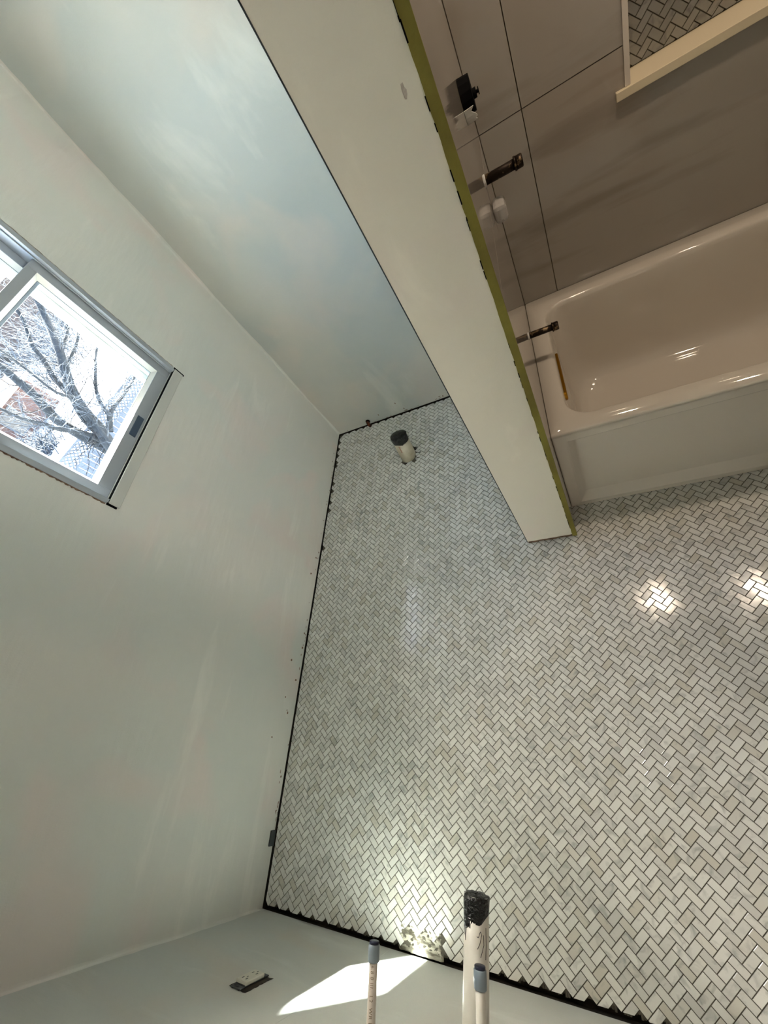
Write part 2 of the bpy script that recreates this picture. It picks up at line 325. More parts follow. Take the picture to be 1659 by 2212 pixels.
def rect(cx, cy, a, w_):
    hx, hy = w_-GR/2, w_/2-GR/2; c, s = math.cos(a), math.sin(a)
    return [(cx+u*c-v*s, cy+u*s+v*c) for u, v in ((-hx, -hy), (hx, -hy), (hx, hy), (-hx, hy))]
def clip(poly, ax, val, keep_greater):
    out = []; n = len(poly)
    for i in range(n):
        p, q = poly[i], poly[(i+1) % n]; a, c = p[ax]-val, q[ax]-val
        if not keep_greater: a, c = -a, -c
        if a >= 0: out.append(p)
        if (a >= 0) != (c >= 0):
            t = a/(a-c); out.append((p[0]+(q[0]-p[0])*t, p[1]+(q[1]-p[1])*t))
    return out
def area(p): return abs(sum(p[i][0]*p[(i+1) % len(p)][1]-p[(i+1) % len(p)][0]*p[i][1] for i in range(len(p))))/2
def project(p):
    d = Vector(p)-CAMLOC; c = [sum(RW[r][k]*d[k] for k in range(3)) for r in range(3)]
    if c[2] > -.05: return None
    return (829.5+FPX*c[0]/-c[2], 1106-FPX*c[1]/-c[2])
FULL = 2*PW*PW
rt = random.Random(21); tiles = []
PIPE = (.531, -.358)
for (cx, cy, a) in herring(-.05, 2.0, YF-.05, .05, -.0226, -.0001, PW):
    poly = rect(cx, cy, a, PW)
    if cx > 1.12 and cy > -.86: continue
    if XP0+.03 < cx < XT and cy > YP+.03: continue
    if cx > 2.35: continue
    full = True
    for ax, val, gt in ((0, .0065+rt.random()*.002, True), (1, YF+.010+rt.random()*.004, True), (1, -.007-rt.random()*.003, False)):
        q = clip(poly, ax, val, gt)
        if len(q) != 4 or area(q) < .999*area(poly): full = False
        poly = q
        if len(poly) < 3: break
    if len(poly) < 3 or area(poly) < (.22+.25*rt.random())*FULL: continue
    # hole round the toilet drain, and the bare patch by the front wall
    if (cx-PIPE[0])**2+(cy-PIPE[1])**2 < .052**2: continue
    if .572 < cx < .712 and cy < -2.289: continue
    tiles.append((cx, cy, a, poly, full))
def pix_area(t):
    pp = [project((x, y, 0)) for x, y in t[3]]
    if any(p is None for p in pp): return -1
    c = project((t[0], t[1], 0))
    if not (0 <= c[0] <= 1659 and 0 <= c[1] <= 2212): return -1
    return area(pp)
sc = sorted(tiles, key=pix_area, reverse=True); singles = set(id(t) for t in [t for t in sc if t[4]][:300])
TZ = 0.0; TD = .007; CH = .0007
def tile_faces(poly, tz, bot, tilt=(0, 0)):
    n = len(poly); cx = sum(p[0] for p in poly)/n; cy = sum(p[1] for p in poly)/n
    vs = []; R_ = max(math.hypot(p[0]-cx, p[1]-cy) for p in poly)
    for (x, y) in poly: vs.append((x, y, bot))
    for (x, y) in poly: vs.append((x, y, tz-CH+(x-cx)*tilt[0]+(y-cy)*tilt[1]))
    for (x, y) in poly:
        k = 1-CH/max(R_*.5, .004)*.8; vs.append((cx+(x-cx)*k, cy+(y-cy)*k, tz+(x-cx)*tilt[0]+(y-cy)*tilt[1]))
    fs = [tuple(range(2*n, 3*n))]
    for i in range(n):
        j = (i+1) % n; fs += [(i, j, n+j, n+i), (n+i, n+j, 2*n+j, 2*n+i)]
    return vs, fs
V = []; F = []; T = []
for t in tiles:
    if id(t) in singles: continue
    poly = t[3]
    sgn = sum(poly[i][0]*poly[(i+1) % len(poly)][1]-poly[(i+1) % len(poly)][0]*poly[i][1] for i in range(len(poly)))
    if sgn < 0: poly = poly[::-1]
    vs, fs = tile_faces(poly, TZ+rt.uniform(-.0003, .0003), -TD, (rt.gauss(0, .006), rt.gauss(0, .006)))
    o_ = len(V); V += vs; F += [tuple(i+o_ for i in f) for f in fs]; T += [rt.random()]*len(fs)
me = bpy.data.meshes.new('tile_field'); me.from_pydata(V, [], F); me.update(); me.materials.append(M['marble'])
at = me.attributes.new('tone', 'FLOAT', 'FACE'); at.data.foreach_set('value', T)
tf = link('tile_field', me, floor); tf['kind'] = 'stuff'
vs, fs = tile_faces(rect(0, 0, 0, PW), 0, -TD); tm = bpy.data.meshes.new('tile'); tm.from_pydata(vs, [], fs); tm.update(); tm.materials.append(M['marble'])
for t in tiles:
    if id(t) not in singles: continue
    o = bpy.data.objects.new('tile', tm); COL.objects.link(o); o.parent = floor
    o.location = (t[0], t[1], TZ+rt.uniform(-.0003, .0003)); o.rotation_euler = (rt.gauss(0, .006), rt.gauss(0, .006), t[2])
# grout bed with a ragged rim, slightly below the tile faces
b = MB(); GZ = -.0012; nx = 150; rr = random.Random(12)
gx0, gy0, gy1 = .012, YF+.020, -.012
b.box(gx0, 2.35, gy0, -.86, -.029, GZ); b.box(gx0, XP0+.05, -.86, gy1, -.029, GZ)
for i in range(260):
    y = gy0+(gy1-gy0)*i/260; l = .008*rr.random()
    b.box(gx0-l, gx0+.001, y, y+.006, -.029, GZ-.0006)
for i in range(300):
    x = gx0+1.9*i/300; l = .011*rr.random(); b.box(x, x+.005, gy0-l, gy0+.001, -.029, GZ-.0006)
for i in range(150):
    x = gx0+1.08*i/150; l = .008*rr.random()*(0.2 if x < .5 else 1); b.box(x, x+.006, gy1-.001, gy1+l, -.029, GZ-.0006)
gb = b.build('grout_bed', M['grout'], floor)
# bare mortar patch with trowel ridges
b = MB(); nx, ny = 46, 22; vs = []
for j in range(ny+1):
    for i in range(nx+1):
        x = .566+.152*i/nx; y = YF+.003+.066*j/ny
        z = -.0008+.0016*math.sin(x*260+math.sin(y*240)*1.3)*math.cos(y*330+x*60)+rr.uniform(-.0006, .0006)
        e = min(i, nx-i, ny-j)
        if e < 2: z -= .0025*(2-e)
        if x < .612 and y < YF+.026: z -= .003
        vs.append((x, y, z))
fs = [(j*(nx+1)+i, j*(nx+1)+i+1, (j+1)*(nx+1)+i+1, (j+1)*(nx+1)+i) for j in range(ny) for i in range(nx)]
b.add(vs, fs, True); b.build('bare_mortar_patch', M['mortar'], floor)
# hole round the toilet drain
b = MB(); rr = random.Random(5); ring = []
for k in range(40):
    a = 2*math.pi*k/40; r = .049+.009*math.sin(3*a+.6)+.004*rr.uniform(-1, 1); ring.append((PIPE[0]+r*math.cos(a), PIPE[1]+r*math.sin(a)))
b.ring([[(x, y, GZ+.0004) for x, y in ring], [(PIPE[0]+(x-PIPE[0])*.6, PIPE[1]+(y-PIPE[1])*.6, GZ+.0002) for x, y in ring]], False, False, True); b.build('drain_hole', M['dark'], floor)
b = MB()
for k in range(5):
    a = rr.uniform(0, 6.28); r = .055; p = (PIPE[0]+r*math.cos(a), PIPE[1]+r*math.sin(a)); bt = rr.uniform(-.4, .4)
    b.box(p[0]-.003, p[0]+.02, p[1]-.0022, p[1]+.0022, -.004, .0008)
b.build('saw_cut', M['dark'], floor)
# niche mosaic
bm_parts = []; rn = random.Random(31)
nh = herring(NX0, NX1, NZ0, NZ1, 1.7765, 1.0245, PW, False)
for (cx, cz, a) in nh:
    poly = rect(cx, cz, a, PW)
    for ax, val, gt in ((0, NX0+.0008, True), (0, NX1-.0008, False), (1, NZ0+.0008, True), (1, NZ1-.0008, False)):
        poly = clip(poly, ax, val, gt)
        if len(poly) < 3: break
    if len(poly) < 3 or area(poly) < .08*FULL: continue
    bm_parts.append((cx, cz, poly))
for k, (cx, cz, poly) in enumerate(bm_parts):
    if k >= 299 and False: break
vis = []; rest = []
for p in bm_parts:
    q = project((p[0], -.045, p[1]))
    (vis if q and -20 < q[0] < 1680 and q[1] > -20 else rest).append(p)
for (cx, cz, poly) in vis:
    vs, fs = tile_faces([(x-cx, z-cz) for x, z in poly], .0, -.008, (rn.gauss(0, .004), rn.gauss(0, .004)))
    me = bpy.data.meshes.new('mosaic_tile'); me.from_pydata([(x, -z, y) for x, y, z in vs], [], fs); me.update(); me.materials.append(M['niche_marble'])
    o = bpy.data.objects.new('mosaic_tile', me); COL.objects.link(o); o.parent = wt; o.location = (cx, -.045, cz)
b = MB()
for (cx, cz, poly) in rest:
    vs, fs = tile_faces(poly, 0, -.008); b.add([(x, -.045-z, y) for x, y, z in vs], fs)
o = b.build('mosaic_field', M['niche_marble'], wt); o['kind'] = 'stuff'
b = MB(); b.box(NX0, NX1, -.0425, -.036, NZ0, NZ1); b.build('niche_grout', M['grout'], wt)

# ------------------------------------------------------------ window
win = bpy.data.objects.new('window_1', None); COL.objects.link(win); win.location = (0, -.857, WZ0); struct(win, 'white vinyl single-hung window, bare branches and snow outside', 'window')
b = MB(); z0, z1 = WZ0, WZ1
b.bbox(-.125, .0015, WY1-.018, WY1, z0, z1, .0015); b.bbox(-.125, .0015, WY0, WY0+.0185, z0, z1, .0015); b.bbox(-.125, .0015, WY0+.0185, WY1-.018, z1-.02, z1, .0015); b.bbox(-.125, -.022, WY0+.0185, WY1-.018, z0-.004, z0+.016, .001)
b.bbox(-.0165, -.012, WY1-.0225, WY1-.018, z0+.01, z1-.02, .001)
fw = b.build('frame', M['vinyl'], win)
b = MB()   # outer stop / screen channel the daylight passes
b.bbox(-.125, -.098, WY1-.06, WY1-.018, z0+.016, z1-.02, .001); b.bbox(-.125, -.095, WY0+.0185, WY0+.06, z0+.016, z1-.02, .001)
b.bbox(-.125, -.095, WY0+.06, WY1-.06, z0+.010, z0+.032, .001); b.bbox(-.125, -.095, WY0+.06, WY1-.06, z1-.05, z1-.02, .001)
b.bbox(-.094, -.078, WY1-.040, WY1-.018, z0+.016, z1-.02, .001); b.bbox(-.094, -.078, WY0+.0185, WY0+.04, z0+.016, z1-.02, .001)
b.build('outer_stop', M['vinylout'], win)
def sash(name, xf, xb, y0, y1, z0, z1, sl, sr, rb, rt_, bev=.013):
    """sash of a frame with sloped glazing beads; xf room face, xb outer face"""
    b = MB()
    b.bbox(xb, xf, y0, y0+sl, z0, z1, .0012); b.bbox(xb, xf, y1-sr, y1, z0, z1, .0012)
    b.bbox(xb, xf, y0+sl, y1-sr, z0, z0+rb, .0012); b.bbox(xb, xf, y0+sl, y1-sr, z1-rt_, z1, .0012)
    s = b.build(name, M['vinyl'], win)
    gy0, gy1, gz0, gz1 = y0+sl, y1-sr, z0+rb, z1-rt_; xm = xf-.016
    b = MB(); o_ = [(xf-.0008, gy0, gz0), (xf-.0008, gy1, gz0), (xf-.0008, gy1, gz1), (xf-.0008, gy0, gz1)]; i_ = [(xm, gy0+bev, gz0+bev), (xm, gy1-bev, gz0+bev), (xm, gy1-bev, gz1-bev), (xm, gy0+bev, gz1-bev)]
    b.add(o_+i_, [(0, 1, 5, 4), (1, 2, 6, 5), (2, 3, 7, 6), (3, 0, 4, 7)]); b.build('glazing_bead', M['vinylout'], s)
    b = MB(); b.box(xm-.006, xm-.002, gy0+bev-.004, gy1-bev+.004, gz0+bev-.004, gz1-bev+.004); g = b.build('pane', M['glass'], s)
    b = MB()
    for (a0, a1, c0, c1) in ((gy0+bev-.003, gy0+bev+.001, gz0+bev, gz1-bev), (gy1-bev-.001, gy1-bev+.003, gz0+bev, gz1-bev), (gy0+bev, gy1-bev, gz0+bev-.003, gz0+bev+.001), (gy0+bev, gy1-bev, gz1-bev-.001, gz1-bev+.003)):
        b.box(xm-.0016, xm-.0004, a0, a1, c0, c1)
    b.build('gasket', M['gasket'], s)
    return s
ls = sash('lower_sash', -.020, -.048, WY0+.0195, WY1-.019, WZ0+.0005, 1.587, .037, .035, .044, .029)
us = sash('upper_sash', -.052, -.080, WY0+.0195, WY1-.019, 1.535, WZ1-.021, .032, .03, .034, .03)
b = MB(); b.bbox(-.0205, -.0165, -.902, -.811, 1.092, 1.1155, .0015); b.build('finger_pull', M['pull'], ls)
b = MB(); b.bbox(-.012, .0045, WY0+.003, WY1-.004, 1.044, WZ0-.0015, .002); b.build('stool_strip', M['trimpaint'], win)
b = MB(); b.box(-.01, .002, WY1-.005, WY1+.003, 1.040, WZ0+.004); b.box(-.01, .0025, WY0-.004, WY0+.004, 1.052, WZ0+.004); b.box(-.012, .0008, WY0, WY1, WZ0-.0022, WZ0+.0004)
b.build('corner_gap', M['black'], win)
# torn drywall paper around the frame
rr = random.Random(17); b = MB()
def ragged(axis, fixed, a0, a1, n, wmin, wmax, sgn, x=.0012):
    pr = None
    for i in range(n+1):
        t = a0+(a1-a0)*i/n; wdt = rr.uniform(wmin, wmax)
        p0, p1 = fixed, fixed+sgn*wdt
        cur = ((x, p0, t), (x, p1, t)) if axis == 'z' else ((x, t, p0), (x, t, p1))
        if pr: b.add([pr[0], pr[1], cur[1], cur[0]], [(0, 1, 2, 3)])
        pr = cur
ragged('z', WY0-.0005, 1.09, 2.0, 150, .0015, .0065, -1); ragged('z', WY1+.0005, 1.09, 2.0, 130, .0004, .003, 1)
b.build('torn_paper_edge', M['brownwood'], win)
# plaster patches, chips and flecks on the left wall
rr = random.Random(23); b = MB()
def blob(b, x, y, z, ry, rz, nrm='x', n=10, off=.0006):
    vs = []
    for k in range(n):
        a = 2*math.pi*k/n; r = rr.uniform(.6, 1.1); u, v = ry*r*math.cos(a), rz*r*math.sin(a)
        vs.append({'x': (x+off, y+u, z+v), 'y': (x+u, y-off, z+v), 'Y': (x+u, y+off, z+v)}[nrm])
    b.add(vs, [tuple(range(n))])
for (y, z) in ((-1.47, .083), (-1.68, .055), (-1.69, .048), (-1.63, .08), (-1.79, .12), (-1.55, .03), (-1.40, .02), (-1.02, .05), (-.92, .03), (-1.33, .024), (-1.93, .022)):
    blob(b, 0, y, z, rr.uniform(.003, .007), rr.uniform(.003, .007))
for i in range(40):
    blob(b, 0, rr.uniform(-2.25, -.1), abs(rr.gauss(0, .012))+.006, rr.uniform(.002, .009), rr.uniform(.0015, .003))
o = b.build('paper_chips', M['chip'], wl_); o['kind'] = 'stuff'
b = MB(); b.bbox(0, .006, -2.16, -2.11, .004, .03, .001); b.build('grey_shim', M['bluebox'], wl_)
b = MB()
for (x, z) in ((.47, .09), (.50, .03), (.86, .045), (.90, .06), (.33, .05), (.75, .02)): blob(b, x, 0, z, .004, .007, 'y')
for i in range(14): blob(b, rr.uniform(.05, 1.05), 0, abs(rr.gauss(0, .01))+.006, rr.uniform(.004, .012), rr.uniform(.0015, .003), 'y')
o = b.build('paper_chips', M['chip'], wb_); o['kind'] = 'stuff'
# ridges of joint compound in the corners
def ridge(name, m, parent, p0, p1, side, h, wdt, seed, n=70):
    r_ = random.Random(seed); p0 = Vector(p0); p1 = Vector(p1); s1, s2 = Vector(side[0]), Vector(side[1]); b = MB(); vs = []
    for i in range(n+1):
        p = p0.lerp(p1, i/n); k = wdt*(1+.25*math.sin(i*.31+seed)+r_.uniform(-.18, .18)); hh = h*(.6+.4*math.sin(i*.17+seed)+r_.uniform(-.15, .15))
        vs += [p+s1*k+s2*.0002, p+s1*k*.5+s2*(.0002+hh*.5), p+(s1+s2)*(hh+.0008), p+s2*k*.5+s1*(.0002+hh*.5), p+s2*k+s1*.0002]
    fs = [(5*i+k, 5*i+k+1, 5*i+k+6, 5*i+k+5) for i in range(n) for k in range(4)]
    b.add(vs, fs, True); return b.build(name, m, parent)
ridge('corner_compound', M['wall'], wl_, (0, 0, .01), (0, 0, ZC-.01), ((1, 0, 0), (0, -1, 0)), .0012, .011, 2)
ridge('corner_compound', M['wall'], wl_, (0, YF, .02), (0, YF, ZC-.01), ((1, 0, 0), (0, 1, 0)), .0016, .012, 5)

# ------------------------------------------------------------ bathtub
tub = thing('bathtub', 'white enamelled alcove bathtub with a panelled apron, behind the partition end', 'bathtub', (1.304, -.896, 0))
def rrect(x0, x1, y0, y1, r, z, n=9):
    out = []
    for (cx, cy, a0) in ((x1-r, y1-r, 0), (x0+r, y1-r, 90), (x0+r, y0+r, 180), (x1-r, y0+r, 270)):
        for k in range(n):
            a = math.radians(a0+90*k/(n-1)); out.append((cx+r*math.cos(a), cy+r*math.sin(a), z))
    return out
TX0, TX1, TY0, TY1, RZ = XT+.0005, 2.828, -.896, YT-.0015, .472
ix0, ix1, iy0, iy1 = 1.3665, 2.72, -.834, -.224
b = MB(); rs = []
rs.append(rrect(TX0, TX1, TY0+.001, TY1, .004, RZ-.012)); rs.append(rrect(TX0, TX1, TY0+.0015, TY1, .004, RZ-.005)); rs.append(rrect(TX0+.002, TX1-.002, TY0+.006, TY1-.001, .006, RZ))
rs.append(rrect(ix0-.006, ix1+.006, iy0-.006, iy1+.006, .086, RZ-.0005))
for (d, z, r) in ((-.001, RZ-.002, .083), (.004, RZ-.008, .08), (.008, RZ-.02, .08), (.016, .40, .085), (.03, .28, .09), (.045, .18, .10), (.058, .13, .11), (.075, .10, .12), (.10, .083, .12), (.14, .076, .11), (.2, .073, .08)):
    sl = 1+max(0, (RZ-z))*1.2
    rs.append(rrect(ix0+d*.7, ix1-d*sl, iy0+d*.8, iy1-d*.9, r, z))
b.ring(rs, True, False, True)
basin = b.build('basin', M['enamel'], tub)
b = MB(); AX0, AX1 = TX0, TX1; yA = TY0
# apron: frame, bevels and recessed panel
px0, px1, pz0, pz1 = 1.347, 2.785, .040, .425; qx0, qx1, qz0, qz1 = 1.372, 2.76, .078, .412; dp = .019
vs = [(AX0, yA, .001), (AX1, yA, .001), (AX1, yA, RZ-.012), (AX0, yA, RZ-.012), (px0, yA, pz0), (px1, yA, pz0), (px1, yA, pz1), (px0, yA, pz1), (qx0, yA+dp, qz0), (qx1, yA+dp, qz0), (qx1, yA+dp, qz1), (qx0, yA+dp, qz1),
      (AX0, yA+.03, .001), (AX1, yA+.03, .001), (AX1, yA+.03, RZ-.02), (AX0, yA+.03, RZ-.02)]
b.add(vs, [(0, 1, 5, 4), (1, 2, 6, 5), (2, 3, 7, 6), (3, 0, 4, 7), (4, 5, 9, 8), (5, 6, 10, 9), (6, 7, 11, 10), (7, 4, 8, 11), (8, 9, 10, 11), (0, 12, 13, 1), (1, 13, 14, 2), (0, 3, 15, 12), (12, 15, 14, 13)])
srcd(b.build('apron', M['enamel'], tub), .004, 3)
b = MB(); ring = []
def stad(x, y0, y1, z, hz, n=9):
    out = []
    for k in range(n): a = math.radians(-90+180*k/(n-1)); out.append((x, y1-hz+hz*math.cos(a), z+hz*math.sin(a)))
    for k in range(n): a = math.radians(90+180*k/(n-1)); out.append((x, y0+hz+hz*math.cos(a), z+hz*math.sin(a)))
    return out
b.ring([stad(1.368, -.712, -.474, .432, .016), stad(1.3795, -.712, -.474, .432, .016), stad(1.382, -.709, -.477, .432, .0135)], False, False, True)
b.build('overflow_cover', M['brass'], tub)
b = MB(); b.tube([(1.56, -.53, .0735), (1.56, -.53, .077)], [.036, .033], 28); b.build('drain', M['brass'], tub)
# caulk joint along the wall
# ------------------------------------------------------------ plumbing on the partition
def pipe_stub(name, label, cat, z, x1, r, y=-.515):
    t = thing(name, label, cat, (XT, y, z))
    b = MB(); b.tube([(XT-.004, y, z+.001), ((XT+x1)/2, y, z), (x1-.018, y, z)], r, 16); b.build('pipe', M['iron'], t)
    b = MB(); b.tube([(x1-.022, y, z), (x1-.0215, y, z), (x1-.017, y, z), (x1-.0165, y, z)], [r*1.05, r*1.42, r*1.42, r*1.22], 8, True); b.tube([(x1-.017, y, z), (x1-.002, y, z), (x1, y, z)], [r*1.3, r*1.3, r*1.1], 8, True); b.build('cap', M['iron'], t)
    b = MB(); b.tube([(XT-.001, y, z), (XT+.003, y, z)], [r*1.3, r*1.12], 14); b.build('mortar_ring', M['plaster'], t)
    return t
pipe_stub('shower_supply_stub', 'upper capped bronze pipe stub sticking out of the tiled wall', 'pipe', 1.106, 1.402, .0122)
pipe_stub('tub_spout_stub', 'lower capped bronze pipe stub just above the bathtub rim', 'pipe', .590, 1.404, .0112)
v = thing('shower_valve', 'black shower valve with torn white guard, highest fitting on the tiled wall', 'valve', (XT, -.53, 1.29))
b = MB()
def yz_prism(b, x0, x1, pts, t=1.):
    n = len(pts); cy = sum(p[0] for p in pts)/n; cz = sum(p[1] for p in pts)/n
    vs = [(x0, y, z) for y, z in pts]+[(x1, cy+(y-cy)*t, cz+(z-cz)*t) for y, z in pts]
    b.add(vs, [tuple(range(n-1, -1, -1)), tuple(range(n, 2*n))]+[(i, (i+1) % n, n+(i+1) % n, n+i) for i in range(n)])
c_ = (-.53, 1.287)
yz_prism(b, XT-.004, XT+.026, [(c_[0]+.034*math.cos(a)*(1.15 if abs(math.cos(a)) > .6 else 1), c_[1]+.036*math.sin(a)) for a in [math.pi*2*k/14 for k in range(14)]], .93)
b.build('valve_body', M['black'], v)
b = MB(); rg = random.Random(3); ring = []
rs = []
for x, k in ((XT+.0005, 1.02), (XT+.012, 1.0), (XT+.024, .97)):
    rr_ = []
    for i in range(28):
        a = 2*math.pi*i/28; jag = 0 if x < XT+.02 else rg.uniform(-.012, .004)
        rr_.append((x+jag*.9, c_[0]-.002+.040*k*math.cos(a), c_[1]-.012+.036*k*math.sin(a)))
    rs.append(rr_)
vs = [p for r in rs for p in r]; fs = [(j*28+i, j*28+(i+1) % 28, (j+1)*28+(i+1) % 28, (j+1)*28+i) for j in range(2) for i in range(28) if math.sin(2*math.pi*i/28) < .15]
b.add(vs, fs); o = b.build('plaster_guard', M['plaster'], v); md = o.modifiers.new('s', 'SOLIDIFY'); md.thickness = .0018
b = MB(); b.tube([(XT+.018, -.53, 1.283), (XT+.034, -.53, 1.283)], .010, 12); b.tube([(XT+.034, -.53, 1.283), (XT+.040, -.53, 1.283)], .0035, 8); b.box(XT+.038, XT+.040, -.537, -.523, 1.281, 1.285); b.box(XT+.038, XT+.040, -.532, -.528, 1.276, 1.290)
b.build('valve_stem', M['black'], v)
cv = thing('diverter_cover', 'clear plastic rounded cover under the upper pipe stub', 'cover', (XT, -.53, 1.03))
b = MB()
b.bbox(XT+.0005, XT+.036, -.566, -.502, 1.008, 1.055, .011); b.build('shell', M['plastic'], cv)
b = MB(); b.bbox(XT+.001, XT+.022, -.548, -.519, 1.018, 1.045, .002); b.build('inner_block', M['plasticgrey'], cv)
b = MB(); b.add([(XT+.0006, -.527, 1.098), (XT+.0006, -.533, 1.098), (XT+.0006, -.5315, .985), (XT+.0006, -.529, .972)], [(0, 1, 2, 3)]); b.build('slot_cut', M['dark'], pw)

# ------------------------------------------------------------ toilet drain
td = thing('toilet_drain_pipe', 'short thick white drain pipe standing in the floor, black tape cap', 'pipe', (PIPE[0], PIPE[1], 0))
A0 = Vector((PIPE[0]-.001, PIPE[1]-.008, -.02)); A1 = Vector((PIPE[0]+.006, PIPE[1]+.030, .148)); ax = (A1-A0).normalized()
b = MB(); b.tube([A0, A0.lerp(A1, .5), A1], .0445, 32); b.build('pipe', M['pvct'], td)
rg = random.Random(8)
def tape_cap(p_end, ax, r, depth, seed, m, parent, dome=.012, n=36, skew=(0, 0, 0)):
    rg = random.Random(seed); u = ax.cross(Vector((0, 0, 1))); u = (u if u.length > .1 else Vector((1, 0, 0))).normalized(); v_ = ax.cross(u); b = MB(); rs = []
    ph = [rg.uniform(0, 6) for _ in range(4)]
    for j, (t, k) in enumerate(((-1.0, 1.012), (-.75, 1.03), (-.45, 1.045), (-.2, 1.06), (-.02, 1.05), (.12, .98), (.3, .8), (.42, .5), (.46, .2))):
        ring = []
        for i in range(n):
            a = 2*math.pi*i/n; w_ = 1+.02*math.sin(3*a+ph[0]+j)+.015*math.sin(7*a+ph[1]+2*j)
            d = t*depth if t < 0 else t*dome*2.2
            if j == 0: d += depth*(.42*math.sin(a+skew[0])-.12*abs(math.sin(2.5*a+ph[2])))*.8*-1
            if j == 1: d += depth*.2*-math.sin(a+skew[0])
            d += .0012*math.sin(5*a+ph[3]+j*2)
            ring.append(p_end+ax*d+(u*math.cos(a)+v_*math.sin(a))*r*k*w_)
        rs.append(ring)
    b.ring(rs, True, False, True); return b.build('tape_cap', m, parent)
tape_cap(A1, ax, .0445, .035, 3, M['blacktape'], td, .008, skew=(2.2, 0, 0))
def wrap(base, axis, r, up0, pts):
    """points (s along axis, t round) laid on a tube surface"""
    axis = axis.normalized(); u = (up0-axis*up0.dot(axis)).normalized(); v_ = axis.cross(u)
    return [base+axis*s+(u*math.cos(t/r)+v_*math.sin(t/r))*(r+.0002) for s, t in pts]
def strokes(name, m, parent, base, axis, r, up0, lines, th):
    b = MB()
    for l in lines:
        P = []
        for i in range(len(l)-1):
            for k in range(4): P.append((l[i][0]+(l[i+1][0]-l[i][0])*k/4, l[i][1]+(l[i+1][1]-l[i][1])*k/4))
        P.append(l[-1]); b.tube(wrap(base, axis, r, up0, P), th, 5)
    return b.build(name, m, parent)
toC = (CAMLOC-A1).normalized()
Q0 = A1-ax*.034
strokes('handwriting', M['ink'], td, Q0, ax, .0445, toC, [[(.002, .004), (-.012, .008)], [(-.002, .0), (-.014, -.002), (-.004, -.009)], [(-.001, .012), (-.012, .015)]], .0009)
strokes('red_print', M['inkr'], td, Q0-ax*.012, ax, .0445, toC, [[(-.002-k*.011, -.028), (-.009-k*.011, -.027), (-.008-k*.011, -.022), (-.002-k*.011, -.023), (-.002-k*.011, -.028)] for k in range(4)], .0009)
cu = thing('copper_stub', 'small tarnished copper stub at the foot of the back wall', 'pipe', (.238, -.008, .02))
b = MB(); b.tube([(.240, .004, .028), (.240, -.012, .028), (.243, -.02, .018), (.246, -.02, .0)], .010, 12); b.build('elbow', M['copper'], cu)
b = MB(); b.tube([(.240, .0, .028), (.240, -.008, .028)], [.016, .012], 12); b.build('collar', M['iron'], cu)

# ------------------------------------------------------------ sink stubs
def ypipe(name, label, x, z, ytip, r, tilt=(0, 0)):
    t = thing(name, label, 'pipe', (x, YF, z)); base = Vector((x+tilt[0], YF-.003, z+tilt[1])); tip = Vector((x, ytip, z)); return t, base, tip
t, B0, B1 = ypipe('sink_drain_stub', 'wide white plastic drain pipe with black taped end, in front of the front wall', 1.0105, .535, -2.06, .024, (-.018, 0))
ax = (B1-B0).normalized()
b = MB(); b.tube([B0, B0.lerp(B1, .5), B1], .0241, 32); b.build('pipe', M['pvc'], t)
b = MB(); q0 = B0; q1 = B0+ax*.098; b.tube([q0, q1-ax*.002, q1], [.029, .029, .0275], 32); b.build('coupling', M['pvc'], t)
tape_cap(B1, ax, .0241, .036, 11, M['blacktape'], t, .0025, skew=(3.9, 0, 0))
Q0 = B1-ax*.036; up = Vector((.1, 0, 1))
strokes('handwriting', M['ink'], t, Q0, ax, .0241, up, [[(-.004, -.0205), (-.030, -.0185), (-.008, -.0165)], [(.0, -.023), (-.024, -.0245)], [(-.004, -.011), (-.009, -.0115)], [(-.003, -.0085), (-.010, -.0085)], [(-.003, -.0065), (-.010, -.0070)],
    [(-.019, .006), (-.020, .009), (-.014, .0115), (-.011, .013), (-.016, .0155), (-.028, .012), (-.036, .0075)], [(-.016, .019), (-.030, .020), (-.047, .0135)], [(-.006, .025), (-.03, .026), (-.05, .0245)]], .0005)
